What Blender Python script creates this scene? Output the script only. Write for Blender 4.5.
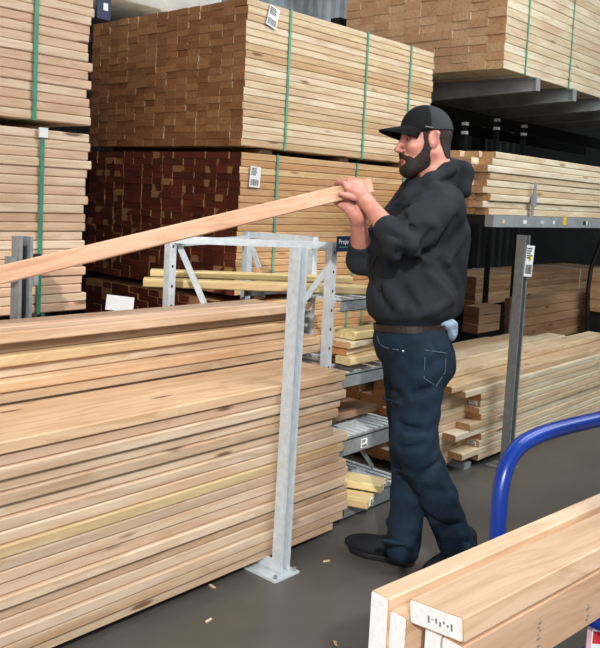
import bpy, bmesh, math, random
import numpy as np
from mathutils import Vector, Matrix
random.seed(7); RNG = np.random.default_rng(11)
for o in list(bpy.data.objects): bpy.data.objects.remove(o, do_unlink=True)
S = bpy.context.scene; COL = S.collection

# ------------------------------------------------------------------ camera
FPX, CX, CY = 820., 300., 260.          # focal length and principal point of the photograph (600 x 648)
T_, P_, RHO, EYE = math.radians(41.7), .079, .05, 1.45
Zv = np.array([0, 0, 1.]); Fh = np.array([math.cos(T_), math.sin(T_), 0]); Rh = np.array([math.sin(T_), -math.cos(T_), 0])
CF = Fh*math.cos(P_)-Zv*math.sin(P_); CU_ = Zv*math.cos(P_)+Fh*math.sin(P_)
CR = Rh*math.cos(RHO)+CU_*math.sin(RHO); CUP = CU_*math.cos(RHO)-Rh*math.sin(RHO)
CAMP = np.array([0, 0, EYE])
cd = bpy.data.cameras.new('camera'); cam = bpy.data.objects.new('camera', cd); COL.objects.link(cam); S.camera = cam
cd.sensor_fit = 'HORIZONTAL'; cd.sensor_width = 36; cd.lens = FPX/600*36; cd.shift_y = -(324-CY)/600; cd.clip_start = .05
cam.matrix_world = Matrix(((CR[0], CUP[0], -CF[0], 0), (CR[1], CUP[1], -CF[1], 0), (CR[2], CUP[2], -CF[2], EYE), (0, 0, 0, 1)))
def ray(x, y): return CR*(x-CX)/FPX-CUP*(y-CY)/FPX+CF
def on(ax, val, x, y):
    d = ray(x, y); return CAMP+d*(val-CAMP[ax])/d[ax]
def atd(x, y, d): return CAMP+ray(x, y)*d

# ------------------------------------------------------------------ light
W = bpy.data.worlds.new('world'); S.world = W; W.use_nodes = True
W.node_tree.nodes['Background'].inputs[0].default_value = (.80, .88, 1.0, 1); W.node_tree.nodes['Background'].inputs[1].default_value = .5
def light(name, kind, loc, target, energy, color, **k):
    l = bpy.data.lights.new(name, kind); l.energy = energy; l.color = color
    for a, b in k.items(): setattr(l, a, b)
    o = bpy.data.objects.new(name, l); COL.objects.link(o); o.location = loc
    o.rotation_euler = (Vector(target)-Vector(loc)).to_track_quat('-Z', 'Y').to_euler(); return o
light('yard_door_daylight', 'AREA', (-3.2, -2.2, 3.6), (3, 2.4, .9), 215, (1, .97, .93), shape='RECTANGLE', size=3.2, size_y=2.6)
light('overhead_fill', 'AREA', (3.8, .2, 5.2), (3.8, 1.8, 0), 150, (.95, .98, 1), shape='RECTANGLE', size=3.5, size_y=1.5)  # added overhead fill, makes up for the ambient light the walls cut off
light('front_fill', 'AREA', (4.6, -1.6, 4.3), (4.8, 3, 2.2), 190, (.95, .98, 1), shape='RECTANGLE', size=4.5, size_y=1.2)  # added fill for the upper right bundles, no window is built here
light('rear_fill', 'AREA', (3.6, 4.3, 5.4), (3.6, 4.4, 2), 55, (.93, .97, 1), shape='RECTANGLE', size=5, size_y=1.2)  # added fill that lifts the upper back wall and bundle tops
light('sun', 'SUN', (-5, -3, 4), (-5+.62, -3+.55, 4-.50), 2.7, (1, .95, .89), angle=.02)
S.view_settings.view_transform = 'Standard'; S.view_settings.look = 'None'; S.view_settings.gamma = 1
S.view_settings.use_curve_mapping = False; S.view_settings.exposure = 0.0

# ------------------------------------------------------------------ materials
def srgb(h):
    h = h.lstrip('#'); v = [int(h[i:i+2], 16)/255 for i in (0, 2, 4)]
    return tuple([c/12.92 if c <= .04045 else ((c+.055)/1.055)**2.4 for c in v]+[1])
class NT:
    def __init__(s, name):
        s.m = bpy.data.materials.new(name); s.m.use_nodes = True; s.t = s.m.node_tree; s.b = s.t.nodes['Principled BSDF']
    def n(s, typ, ins=None, **k):
        n = s.t.nodes.new(typ)
        for a, b in k.items(): setattr(n, a, b)
        for a, b in (ins or {}).items(): s.put(n, a, b)
        return n
    def put(s, n, a, b):
        i = n.inputs[a]
        if isinstance(b, bpy.types.NodeSocket): s.t.links.new(b, i)
        else: i.default_value = b
    def math(s, op, a, b=0., c=0., clamp=False):
        n = s.t.nodes.new('ShaderNodeMath'); n.operation = op; n.use_clamp = clamp
        for i, v in enumerate((a, b, c)): s.put(n, i, v)
        return n.outputs[0]
    def mix(s, f, a, b, mode='MIX'):
        n = s.t.nodes.new('ShaderNodeMix'); n.data_type = 'RGBA'; n.blend_type = mode
        s.put(n, 0, f); s.put(n, 6, a); s.put(n, 7, b); return n.outputs[2]
    def ramp(s, f, stops):
        n = s.t.nodes.new('ShaderNodeValToRGB'); e = n.color_ramp.elements
        while len(e) < len(stops): e.new(.5)
        for i, (p, c) in enumerate(stops): e[i].position = p; e[i].color = c
        s.put(n, 0, f); return n.outputs[0]
    def bump(s, h, st=.3, d=.002):
        n = s.n('ShaderNodeBump', {'Height': h, 'Strength': st, 'Distance': d}); s.put(s.b, 'Normal', n.outputs[0])
def plain(name, col, rough=.6, metal=0., noise=.12, scale=20., bump=0.):
    k = NT(name); c = srgb(col) if isinstance(col, str) else col
    tc = k.n('ShaderNodeTexCoord'); nz = k.n('ShaderNodeTexNoise', {'Vector': tc.outputs['Object'], 'Scale': scale, 'Detail': 4.})
    d = tuple(v*(1-noise*2) for v in c[:3])+(1,); l = tuple(min(1, v*(1+noise)) for v in c[:3])+(1,)
    k.put(k.b, 'Base Color', k.ramp(nz.outputs[0], [(.3, d), (.7, l)]))
    k.put(k.b, 'Roughness', rough); k.put(k.b, 'Metallic', metal)
    if bump: k.bump(nz.outputs[0], bump, .003)
    return k.m
def wood(name, tones, end, end2, knots=1.0, painted=False, rough=.7):
    """sawn timber: tone by piece, grain along local X, knots, end grain rings"""
    k = NT(name); tc = k.n('ShaderNodeTexCoord'); oi = k.n('ShaderNodeObjectInfo'); ge = k.n('ShaderNodeNewGeometry')
    rnd = k.math('FRACT', k.math('ADD', oi.outputs['Random'], k.math('MULTIPLY', ge.outputs['Random Per Island'], .999)))
    off = k.n('ShaderNodeCombineXYZ', {0: k.math('MULTIPLY', rnd, 37.), 1: k.math('MULTIPLY', rnd, 91.), 2: k.math('MULTIPLY', rnd, 53.)})
    P = k.n('ShaderNodeVectorMath', {0: tc.outputs['Object'], 1: off.outputs[0]}).outputs[0]
    wig = k.n('ShaderNodeTexNoise', {'Vector': k.n('ShaderNodeMapping', {'Vector': P, 'Scale': (1.3, 5, 5)}).outputs[0], 'Scale': 1., 'Detail': 2.})
    sep = k.n('ShaderNodeSeparateXYZ', {0: P})
    gv = k.n('ShaderNodeCombineXYZ', {0: k.math('MULTIPLY', sep.outputs[0], .9),
             1: k.math('MULTIPLY_ADD', sep.outputs[1], 26., k.math('MULTIPLY', wig.outputs[0], 5.)),
             2: k.math('MULTIPLY_ADD', sep.outputs[2], 26., k.math('MULTIPLY', wig.outputs[0], 5.))})
    gr = k.n('ShaderNodeTexNoise', {'Vector': gv.outputs[0], 'Scale': 1.6, 'Detail': 5., 'Roughness': .65})
    tone = k.ramp(rnd, [(i/max(1, len(tones)-1), srgb(c)) for i, c in enumerate(tones)])
    dark = k.mix(1., tone, (.72, .59, .48, 1), 'MULTIPLY')
    col = k.mix(k.math('MULTIPLY', k.ramp(gr.outputs[0], [(.42, (0, 0, 0, 1)), (.66, (1, 1, 1, 1))]), .8), tone, dark)
    pal = k.n('ShaderNodeTexNoise', {'Vector': k.n('ShaderNodeMapping', {'Vector': P, 'Scale': (1.6, 7, 7)}).outputs[0], 'Scale': 1.3, 'Detail': 2.})
    col = k.mix(k.math('MULTIPLY', k.ramp(pal.outputs[0], [(.50, (0, 0, 0, 1)), (.66, (1, 1, 1, 1))]), .5), col, srgb('#bd9a7a'))
    vo = k.n('ShaderNodeTexVoronoi', {'Vector': k.n('ShaderNodeMapping', {'Vector': P, 'Scale': (2.6, 13, 13)}).outputs[0], 'Scale': 1.})
    kn = k.ramp(vo.outputs['Distance'], [(.08, (1, 1, 1, 1)), (.15, (0, 0, 0, 1))])
    col = k.mix(k.math('MULTIPLY', kn, .85*knots), col, srgb('#5e3a22'))
    # end grain
    nrm = k.n('ShaderNodeSeparateXYZ', {0: tc.outputs['Normal']})
    isend = k.math('GREATER_THAN', k.math('ABSOLUTE', nrm.outputs[0]), .8)
    ey = k.math('ADD', k.n('ShaderNodeSeparateXYZ', {0: tc.outputs['Object']}).outputs[1], k.math('MULTIPLY_ADD', rnd, .16, -.08))
    ez = k.math('ADD', k.n('ShaderNodeSeparateXYZ', {0: tc.outputs['Object']}).outputs[2], k.math('MULTIPLY_ADD', k.math('FRACT', k.math('MULTIPLY', rnd, 17.)), .12, -.06))
    rad = k.math('SQRT', k.math('ADD', k.math('MULTIPLY', ey, ey), k.math('MULTIPLY', ez, ez)))
    ring = k.math('MULTIPLY_ADD', k.math('SINE', k.math('MULTIPLY', rad, 900.)), .5, .5)
    r2 = k.math('FRACT', k.math('MULTIPLY', rnd, 7.31))
    ec = k.mix(r2, srgb(end), srgb(end2))
    spk = k.n('ShaderNodeTexNoise', {'Vector': P, 'Scale': 60., 'Detail': 3.})
    ec = k.mix(k.math('MULTIPLY', ring, .22), ec, k.mix(1., ec, (.55, .42, .3, 1), 'MULTIPLY'))
    ec = k.mix(k.ramp(spk.outputs[0], [(.45, (0, 0, 0, 1)), (.7, (.5, .5, .5, 1))]), ec, k.mix(1., ec, (.5, .38, .28, 1), 'MULTIPLY'))
    if painted:   # worn end-sealing paint: a rounded bare patch at a corner of some ends
        bare = k.math('MULTIPLY', k.math('GREATER_THAN', rad, .088), k.math('GREATER_THAN', k.math('FRACT', k.math('MULTIPLY', rnd, 5.7)), .62))
        ec = k.mix(k.math('MULTIPLY', bare, .8), ec, srgb('#b98a5c'))
    col = k.mix(isend, col, ec)
    k.put(k.b, 'Base Color', col); k.put(k.b, 'Roughness', rough)
    k.bump(gr.outputs[0], .25, .0012)
    return k.m
M = {}
M['pine'] = wood('pine_boards', ['#cfb592', '#dcc6a8', '#c7a98a', '#e0cfb2', '#cfae92', '#c4aa86'], '#c08a5c', '#a9713f')
M['pale'] = wood('pale_spruce_boards', ['#d9c4a0', '#e2d0b0', '#cdb28a', '#e8dabf', '#c6a57c', '#dac6a4'], '#c4905f', '#a06c42')
M['grey'] = wood('pale_weathered_boards', ['#d5c6a8', '#dfd3b8', '#cbb998', '#e2d8c0', '#d0c0a2'], '#c9a47c', '#b98d63', knots=.7)
M['pink'] = wood('pinkish_fir_boards', ['#d8c0a6', '#d2b096', '#dfcbb0', '#cdaa8e', '#e2d0b6', '#d3b89c'], '#bb8455', '#a9713f')
M['stack'] = wood('stack_boards', ['#bda58c', '#d3bfa6', '#ad967f', '#dac8b0', '#c2a48c', '#b7a085', '#cdb9a0'], '#b58460', '#a37450')
M['stained'] = wood('orange_stained_board', ['#d9bd9b', '#cfae8c'], '#b58460', '#a37450')
M['held'] = wood('reddish_fir', ['#d4ac90', '#d4ac90'], '#cf9b72', '#c28e66', knots=.5)
M['redend'] = wood('red_sealed_boards', ['#cfa676', '#c49566', '#d9b98a', '#ba8757'], '#7c3822', '#582814', painted=True)
M['brown'] = wood('brown_beams', ['#c09a78', '#b08b6a', '#c9a683', '#a98262'], '#85573e', '#6f4630')
M['yellow'] = wood('green_treated_boards', ['#d8c78e', '#cdb985', '#e0d29d'], '#d9c99a', '#c4b083', knots=.6)
M['fir'] = wood('clear_fir_timber', ['#d8b899', '#dfc2a4', '#d2b090'], '#cf9f7a', '#c2946e', knots=.35, rough=.6)
M['olive'] = wood('olive_treated_board', ['#c4b088', '#baa47c'], '#b58460', '#a37450')
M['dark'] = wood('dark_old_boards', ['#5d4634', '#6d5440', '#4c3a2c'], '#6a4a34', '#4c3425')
M['galv'] = plain('galvanized_steel', '#c3ccd2', .45, .1, .07, 35)
M['galv2'] = plain('dull_grey_steel', '#8d9294', .5, .3, .10, 30)
M['arm'] = plain('painted_grey_steel', '#999ea0', .55, .2, .08, 12)
M['darkmetal'] = plain('dark_steel', '#1b1c1d', .6, .3, .2, 20)
M['black'] = plain('black_plastic', '#17181a', .5)
M['strap'] = plain('green_strap', '#3d8f72', .45)
M['strap2'] = plain('teal_strap', '#5fa590', .45)
M['paper'] = plain('white_paper', '#e4e6e6', .7, 0, .03)
M['ink'] = plain('black_ink', '#26282a', .7)
M['blue'] = plain('blue_enamel', '#153890', .28, .1, .06, 18)
M['navy'] = plain('navy_sign', '#15284e', .5)
M['white'] = plain('white_print', '#eef2f5', .6, 0, .02)
M['yel'] = plain('yellow_sticker', '#e8c01c', .5)
M['red'] = plain('red_print', '#c22a32', .5)
M['pinkcard'] = plain('pinkish_plastic', '#c9a3ad', .4)
M['plastic'] = plain('white_wrap', '#eef3f5', .35, 0, .1, 6)
M['endwhite'] = plain('white_end_face', '#faf8f6', .6, 0, .06, 90)  # near-white colour for the ends of the cart timbers
def concrete():
    k = NT('polished_concrete'); tc = k.n('ShaderNodeTexCoord')
    a = k.n('ShaderNodeTexNoise', {'Vector': tc.outputs['Object'], 'Scale': 1.3, 'Detail': 8., 'Roughness': .6})
    b = k.n('ShaderNodeTexNoise', {'Vector': tc.outputs['Object'], 'Scale': 90., 'Detail': 3.})
    c = k.ramp(a.outputs[0], [(.3, srgb('#484642')), (.55, srgb('#55534e')), (.75, srgb('#636059'))])
    c = k.mix(k.math('MULTIPLY', k.ramp(b.outputs[0], [(.5, (0, 0, 0, 1)), (.75, (1, 1, 1, 1))]), .25), c, srgb('#3a3835'))
    k.put(k.b, 'Base Color', c); k.put(k.b, 'Roughness', k.math('MULTIPLY_ADD', a.outputs[0], .3, .22)); k.bump(b.outputs[0], .08, .001)
    return k.m
M['concrete'] = concrete()
M['walldark'] = plain('dark_metal_cladding', '#2b2c2d', .7, 0, .15, 3)
M['walllight'] = plain('weathered_zinc_cladding', '#8f979b', .55, .1, .25, 2.5)
M['ceil'] = plain('dark_roof_deck', '#3a3a3a', .8)
def cloth(name, c1, c2, sc=260., rough=.9, big=9.):
    k = NT(name); tc = k.n('ShaderNodeTexCoord')
    a = k.n('ShaderNodeTexNoise', {'Vector': tc.outputs['Object'], 'Scale': sc, 'Detail': 2.})
    b = k.n('ShaderNodeTexNoise', {'Vector': tc.outputs['Object'], 'Scale': big, 'Detail': 4., 'Distortion': .6})
    f = k.math('ADD', k.math('MULTIPLY', a.outputs[0], .45), k.math('MULTIPLY', b.outputs[0], .55))
    k.put(k.b, 'Base Color', k.ramp(f, [(.35, srgb(c1)), (.65, srgb(c2))])); k.put(k.b, 'Roughness', rough)
    k.put(k.b, 'Specular IOR Level', .2)
    k.bump(k.math('ADD', k.math('MULTIPLY', a.outputs[0], .3), b.outputs[0]), .35, .01); return k.m
M['hoodie'] = cloth('charcoal_fleece', '#1f2328', '#2b3036')
M['denim'] = cloth('dark_denim', '#0e1822', '#1b2e40', 320, .85, 11)
M['shirt'] = cloth('light_blue_shirt', '#7f97ab', '#a3b8c8')
M['cap'] = cloth('black_cap_cloth', '#0d0e0f', '#1a1b1d', 400)
M['capgrey'] = cloth('charcoal_cap_mesh', '#2c2f32', '#3a3e41', 500)
M['shoe'] = cloth('dark_suede', '#101114', '#20232a', 200, .7)
M['sole'] = plain('black_rubber_sole', '#0c0c0d', .7)
M['belt'] = plain('brown_leather', '#251813', .5)
M['lip'] = plain('lips', '#8d4a44', .5)
M['eye'] = plain('eye_white', '#8d807a', .3)
M['iris'] = plain('dark_iris', '#1a100a', .3)
def skin():
    k = NT('skin'); tc = k.n('ShaderNodeTexCoord')
    a = k.n('ShaderNodeTexNoise', {'Vector': tc.outputs['Object'], 'Scale': 28., 'Detail': 4.})
    k.put(k.b, 'Base Color', k.ramp(a.outputs[0], [(.3, srgb('#b9776a')), (.7, srgb('#d09581'))]))
    k.put(k.b, 'Roughness', .5); k.put(k.b, 'Subsurface Weight', .08); k.put(k.b, 'Subsurface Radius', (.01, .004, .002)); return k.m
M['skin'] = skin()
def hairm():
    k = NT('dark_hair'); tc = k.n('ShaderNodeTexCoord')
    a = k.n('ShaderNodeTexNoise', {'Vector': k.n('ShaderNodeMapping', {'Vector': tc.outputs['Object'], 'Scale': (1, 1, .35)}).outputs[0], 'Scale': 420., 'Detail': 3.})
    k.put(k.b, 'Base Color', k.ramp(a.outputs[0], [(.35, srgb('#0e0908')), (.6, srgb('#261913')), (.78, srgb('#5d4a40'))]))
    k.put(k.b, 'Roughness', .75); k.bump(a.outputs[0], .8, .004); return k.m
M['hair'] = hairm()

# ------------------------------------------------------------------ mesh helpers
def link(name, me, mats=(), parent=None, loc=None, rot=None):
    o = bpy.data.objects.new(name, me); COL.objects.link(o)
    if me is not None:
        if not me.materials:
            for m in mats: me.materials.append(m)
    if parent is not None: o.parent = parent
    if loc is not None: o.location = loc
    if rot is not None: o.rotation_euler = rot
    return o
def tag(o, label=None, cat=None, group=None, kind=None):
    if label: o['label'] = label
    if cat: o['category'] = cat
    if group: o['group'] = group
    if kind: o['kind'] = kind
    return o
def empty(name, loc, rz=0.):
    o = bpy.data.objects.new(name, None); COL.objects.link(o); o.location = loc; o.rotation_euler = (0, 0, rz); o.empty_display_size = .1
    return o
class MB:
    def __init__(s): s.v = []; s.f = []; s.mi = []
    def add(s, v, f, mi=0):
        b = len(s.v); s.v += [tuple(p) for p in v]; s.f += [tuple(i+b for i in q) for q in f]; s.mi += [mi]*len(f); return s
    def box(s, x0, x1, y0, y1, z0, z1, mi=0, R=None):
        v = [(x, y, z) for x in (x0, x1) for y in (y0, y1) for z in (z0, z1)]
        if R is not None: v = [tuple(R@Vector(p)) for p in v]
        return s.add(v, [(0, 1, 3, 2), (4, 6, 7, 5), (0, 4, 5, 1), (2, 3, 7, 6), (0, 2, 6, 4), (1, 5, 7, 3)], mi)
    def bar(s, a, b, w, h, up=(0, 0, 1), mi=0):
        a = Vector(a); b = Vector(b); d = (b-a); L = d.length; d.normalize(); up = Vector(up)
        sd = d.cross(up); sd.normalize(); u = sd.cross(d)
        v = [a+d*t+sd*i*w/2+u*j*h/2 for t in (0, L) for i in (-1, 1) for j in (-1, 1)]
        return s.add(v, [(0, 1, 3, 2), (4, 6, 7, 5), (0, 4, 5, 1), (2, 3, 7, 6), (0, 2, 6, 4), (1, 5, 7, 3)], mi)
    def tube(s, pts, r, n=12, mi=0, cap=True):
        pts = [Vector(p) for p in pts]; b = len(s.v); pu = None
        for i, p in enumerate(pts):
            d = (pts[min(i+1, len(pts)-1)]-pts[max(i-1, 0)]).normalized()
            if pu is None: pu = d.orthogonal().normalized()
            pu = (pu-d*pu.dot(d)).normalized(); w = d.cross(pu); rr = r[i] if isinstance(r, (list, tuple)) else r
            for j in range(n):
                a = 2*math.pi*j/n; s.v.append(tuple(p+(pu*math.cos(a)+w*math.sin(a))*rr))
        for i in range(len(pts)-1):
            for j in range(n):
                q = (b+i*n+j, b+i*n+(j+1) % n, b+(i+1)*n+(j+1) % n, b+(i+1)*n+j); s.f.append(q); s.mi.append(mi)
        if cap:
            s.f.append(tuple(b+j for j in range(n))[::-1]); s.mi.append(mi)
            s.f.append(tuple(b+(len(pts)-1)*n+j for j in range(n))); s.mi.append(mi)
        return s
    def mesh(s, name='m', smooth=False):
        me = bpy.data.meshes.new(name); me.from_pydata(s.v, [], s.f)
        me.polygons.foreach_set('material_index', s.mi)
        if smooth: me.polygons.foreach_set('use_smooth', [True]*len(s.f))
        bm = bmesh.new(); bm.from_mesh(me); bmesh.ops.recalc_face_normals(bm, faces=bm.faces); bm.to_mesh(me); bm.free()
        me.update(); return me
    def build(s, name, mats, parent=None, smooth=False, loc=None, rot=None):
        return link(name, s.mesh(name, smooth), mats if isinstance(mats, (list, tuple)) else [mats], parent, loc, rot)
def prism(L, Wd, T, c=.0045):
    """a board: local X = length (from 0), Y = width (from 0), Z = thickness (from 0), long arrises eased"""
    P = [(c, 0), (Wd-c, 0), (Wd, c), (Wd, T-c), (Wd-c, T), (c, T), (0, T-c), (0, c)]
    v = [(0, y, z) for y, z in P]+[(L, y, z) for y, z in P]
    f = [tuple(range(8))[::-1], tuple(range(8, 16))]+[(i, (i+1) % 8, 8+(i+1) % 8, 8+i) for i in range(8)]
    return v, f
_bc = {}
def board_mesh(L, Wd, T, mat):
    key = (round(L, 2), round(Wd, 4), round(T, 4), mat)
    if key not in _bc:
        m = MB(); m.add(*prism(key[0], Wd, T, .002 if mat == 'fir' else .0045)); me = m.mesh('board'); me.materials.append(M[mat]); _bc[key] = me
    return _bc[key]
def board(L, Wd, T, mat, loc, parent=None, rz=0., ry=0., rx=0., name='board'):
    o = bpy.data.objects.new(name, board_mesh(L, Wd, T, mat)); COL.objects.link(o)
    if parent is not None: o.parent = parent
    o.location = loc; o.rotation_euler = (rx, ry, rz); return o
def struct(o): o['kind'] = 'structure'; return o
ORD = ['lowest', 'second', 'third', 'fourth', 'fifth', 'sixth', 'seventh', 'eighth', 'ninth', 'tenth', 'eleventh', 'twelfth', 'thirteenth', 'fourteenth', 'fifteenth', 'sixteenth', 'seventeenth', 'eighteenth', 'nineteenth', 'twentieth']

# ------------------------------------------------------------------ setting
struct(MB().box(-6, 11, -5, 7, -.1, 0).build('floor', M['concrete']))
def corrugated(x0, x1, y, z0, z1, pitch=.2, dep=.035):
    v = []; f = []; x = x0; prof = []
    while x < x1:
        prof += [(x, 0), (x+pitch*.35, 0), (x+pitch*.5, dep), (x+pitch*.85, dep)]; x += pitch
    n = len(prof)
    for k, (px, d) in enumerate(prof): v += [(px, y-d, z0), (px, y-d, z1), (px, y+.06, z0), (px, y+.06, z1)]
    for k in range(n-1):
        a = 4*k; b = a+4; f += [(a, b, b+1, a+1), (a+2, a+3, b+3, b+2), (a+1, b+1, b+3, a+3), (a, a+2, b+2, b)]
    f += [(0, 1, 3, 2), (4*n-4, 4*n-2, 4*n-1, 4*n-3)]
    return v, f
struct(MB().add(*corrugated(-6, 11, 5.6, 0, 2.55)).build('wall_back', M['walldark']))
struct(MB().add(*corrugated(-6, 11, 5.6, 2.551, 5.8, .14, .03)).build('wall_back_upper', M['walllight']))
struct(MB().box(11, 11.1, -5, 7, 0, 5.8).build('wall_right', M['walldark']))
struct(MB().box(-6, 11.1, -2, 7, 5.8, 5.9).build('ceiling', M['ceil']))
struct(MB().box(-1.35, 11, -2.1, -2, 0, 5.8).build('sun_block_wall', M['walllight']))  # unseen wall, added to keep sun and sky off the right side

# ------------------------------------------------------------------ tags with print
def tag_mesh(w, h, seed, t=.002):
    """white tag in local XZ plane facing -Y, with rows of dark print and a bar code"""
    r = random.Random(seed); m = MB(); m.box(-w/2, w/2, -t, t, -h/2, h/2, 0); e = t+.0006
    for i in range(5):
        z = h*(.40-.075*i); m.box(-w*.42, -w*.42+w*(.45+r.random()*.35), -e, -t, z-h*.02, z+h*.02, 1)
    x = -w*.40
    while x < w*.38:
        bw = w*r.uniform(.012, .045); m.box(x, x+bw, -e, -t, -h*.42, -h*.12, 1); x += bw+w*r.uniform(.015, .04)
    return m.mesh('tag')
def put_tag(name, w, h, loc, parent, seed, rz=0., ry=0., rx=0.):
    o = link(name, tag_mesh(w, h, seed), [M['paper'], M['ink']], parent, loc, (rx, ry, rz)); return o

# ------------------------------------------------------------------ strapped bundles
def strap_mesh(Wy, Hz, w=.016, t=.0025):
    m = MB(); m.box(0, w, -t, 0, -t, Hz+t).box(0, w, Wy, Wy+t, -t, Hz+t).box(0, w, 0, Wy, Hz, Hz+t).box(0, w, 0, Wy, -t, 0)
    return m.mesh('strap')
def bundle(name, label, group, x0, y0, z0, L, cols, rows, Wd, T, mat, allparts=True, straps=(), smat='strap2', jx=.006, jy=.004, pw=None, spacers=True, ramp_mats=None, cat='lumber bundle', jend=0.):
    root = empty(name, (x0, y0, z0)); tag(root, label, cat, group); pw = pw or Wd+.001; stuff = MB()
    for c in range(cols):
        for r in range(rows):
            y = c*pw+random.uniform(0, jy)*(1 if c == 0 else .3); x = random.uniform(-jx, jx)
            if jend and c == 0: x -= 0
            Lb = round(L+random.choice([-1, 0, 0, 1])*jend, 2)
            if allparts or c == 0:
                board(Lb, Wd, T-.0012, mat, (x, y, r*T), root)
            else:
                v, f = prism(Lb, Wd, T-.0012); stuff.add([(a+x, b+y, d+r*T) for a, b, d in v], f)
    if stuff.v: stuff.build('inner_boards', M[mat], root)['kind'] = 'stuff'
    if straps:
        sm = strap_mesh(cols*pw+jy, rows*T)
        for s in straps: link('strap', sm, [M[smat]], root, (s, -.003, 0))
    if spacers:
        sp = board_mesh(round(cols*pw-.04, 2), .085, .028, 'dark')
        for q in (.12, .5, .86):
            o = link('spacer', sp, (), root, (L*q+.04, .02, -.03), (0, 0, math.pi/2))
    return root
RH = .038
# middle stack (three bundles on top of each other), end faces to the left, long faces to the right
MX, MY = 3.0, 3.12
for k, (z, lab, mt, rows) in enumerate([(1.692, 'large strapped bundle of pale boards high above the held board, brown end grain', 'pale', 20),
                                  (.90, 'strapped bundle of boards with dark red sealed ends directly under the pale bundle', 'redend', 20),
                                  (.13, 'bundle of brown boards at floor level behind the steel shelving', 'redend', 19)]):
    b = bundle('lumber_bundle', lab, None, MX, MY, z, 1.76, 15, rows, .0917, RH, mt, True if k < 2 else False, [on(1, MY, *q)[0]-MX for q in (((289, 30), (366, 60), (410, 60)), ((276, 170), (356, 170), (402, 190)), ((290, 320), (345, 320), (360, 320)))[k]], 'strap2', pw=.0925, jend=.01)
    if k == 0:
        p = on(1, MY-.008, 273, 17); put_tag('label_tag', .078, .110, (p[0]-MX, -.008, p[2]-z), b, 3, ry=.25)
    if k == 1:
        p = on(1, MY-.008, 255, 177); put_tag('label_tag', .078, .110, (p[0]-MX, -.008, p[2]-z), b, 4, ry=.06)
    if k == 2:
        pass
# left stacks
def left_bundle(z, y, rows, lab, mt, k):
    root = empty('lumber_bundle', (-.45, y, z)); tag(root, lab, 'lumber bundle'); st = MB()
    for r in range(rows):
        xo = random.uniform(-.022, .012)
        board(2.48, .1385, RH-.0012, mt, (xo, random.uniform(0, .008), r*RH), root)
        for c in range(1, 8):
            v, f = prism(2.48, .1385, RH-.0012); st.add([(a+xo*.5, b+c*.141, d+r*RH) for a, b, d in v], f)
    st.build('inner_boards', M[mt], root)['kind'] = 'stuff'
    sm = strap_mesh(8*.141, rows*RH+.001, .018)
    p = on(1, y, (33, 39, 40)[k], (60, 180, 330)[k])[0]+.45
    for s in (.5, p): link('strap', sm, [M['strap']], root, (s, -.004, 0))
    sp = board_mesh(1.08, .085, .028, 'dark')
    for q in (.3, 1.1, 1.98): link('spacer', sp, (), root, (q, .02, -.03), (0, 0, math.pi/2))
    if k == 1: MB().box(-.02, .02, -.004, .004, -.02, .02).build('strap_guard', M['paper'], root, loc=(p+.008, -.010, rows*RH-.014))
left_bundle(1.70, 3.05, 21, 'upper strapped bundle of pinkish boards at the left edge of the photo', 'pink', 0)
left_bundle(.905, 3.05, 20, 'lower strapped bundle of tan boards at the left edge, behind the grey post', 'pink', 1)
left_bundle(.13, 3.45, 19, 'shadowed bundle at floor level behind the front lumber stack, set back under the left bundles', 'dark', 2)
# upper right bundle on the cantilever arms
TRX, TRY, TRZ = 5.06, 2.76, 2.37
tr = bundle('lumber_bundle', 'big pale bundle resting on the grey steel arms in the upper right corner', None, TRX, TRY, TRZ, 3.0, 10, 14, .138, .058, 'grey', True, (.30, 1.02, 1.9), 'strap2', jend=.0, spacers=False)
# the arms under it
rack = empty('cantilever_rack', (5.3, 4.5, 0)); tag(rack, 'grey steel rack with tapered arms carrying the upper right bundle', 'rack')
def arm_mesh():
    m = MB(); L = 1.78
    def taper(x0, x1, z1, h0, h1, y0=0, y1=L): # h at tip (y0) and at root (y1), measured down from top z1
        m.add([(x0, y0, z1), (x1, y0, z1), (x0, y1, z1), (x1, y1, z1), (x0, y0, z1-h0), (x1, y0, z1-h0), (x0, y1, z1-h1), (x1, y1, z1-h1)],
              [(0, 1, 3, 2), (4, 6, 7, 5), (0, 4, 5, 1), (2, 3, 7, 6), (0, 2, 6, 4), (1, 5, 7, 3)])
    taper(.028, .034, 0, .085, .16); taper(0, .062, 0, .008, .008)
    m.add([(0, 0, -.085), (.062, 0, -.085), (0, L, -.16), (.062, L, -.16), (0, 0, -.093), (.062, 0, -.093), (0, L, -.168), (.062, L, -.168)],
          [(0, 1, 3, 2), (4, 6, 7, 5), (0, 4, 5, 1), (2, 3, 7, 6), (0, 2, 6, 4), (1, 5, 7, 3)])
    m.box(0, .062, -.006, 0, -.093, 0); return m.mesh('arm')
am = arm_mesh()
for x, px, py in ((0, 536, 78), (1, 573, 87), (2, 605, 96), (3, 632, 104), (4, 656, 110)):
    p = on(1, TRY-.03, px, py)
    link('arm', am, [M['arm']], rack, (p[0]-5.3, TRY-.03-4.5, TRZ-.004))
    MB().box(0, .12, 0, .10, -2.37, .6).build('column', M['darkmetal'], rack, loc=(p[0]-5.32, .05, TRZ))
MB().box(-.2, 4.6, 0, .06, 0, .10).build('rear_beam', M['darkmetal'], rack, loc=(0, -.9, 2.12))
MB().box(-.2, 4.6, 0, .06, 0, .10).build('rear_beam', M['darkmetal'], rack, loc=(0, -.3, 2.12))
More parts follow.
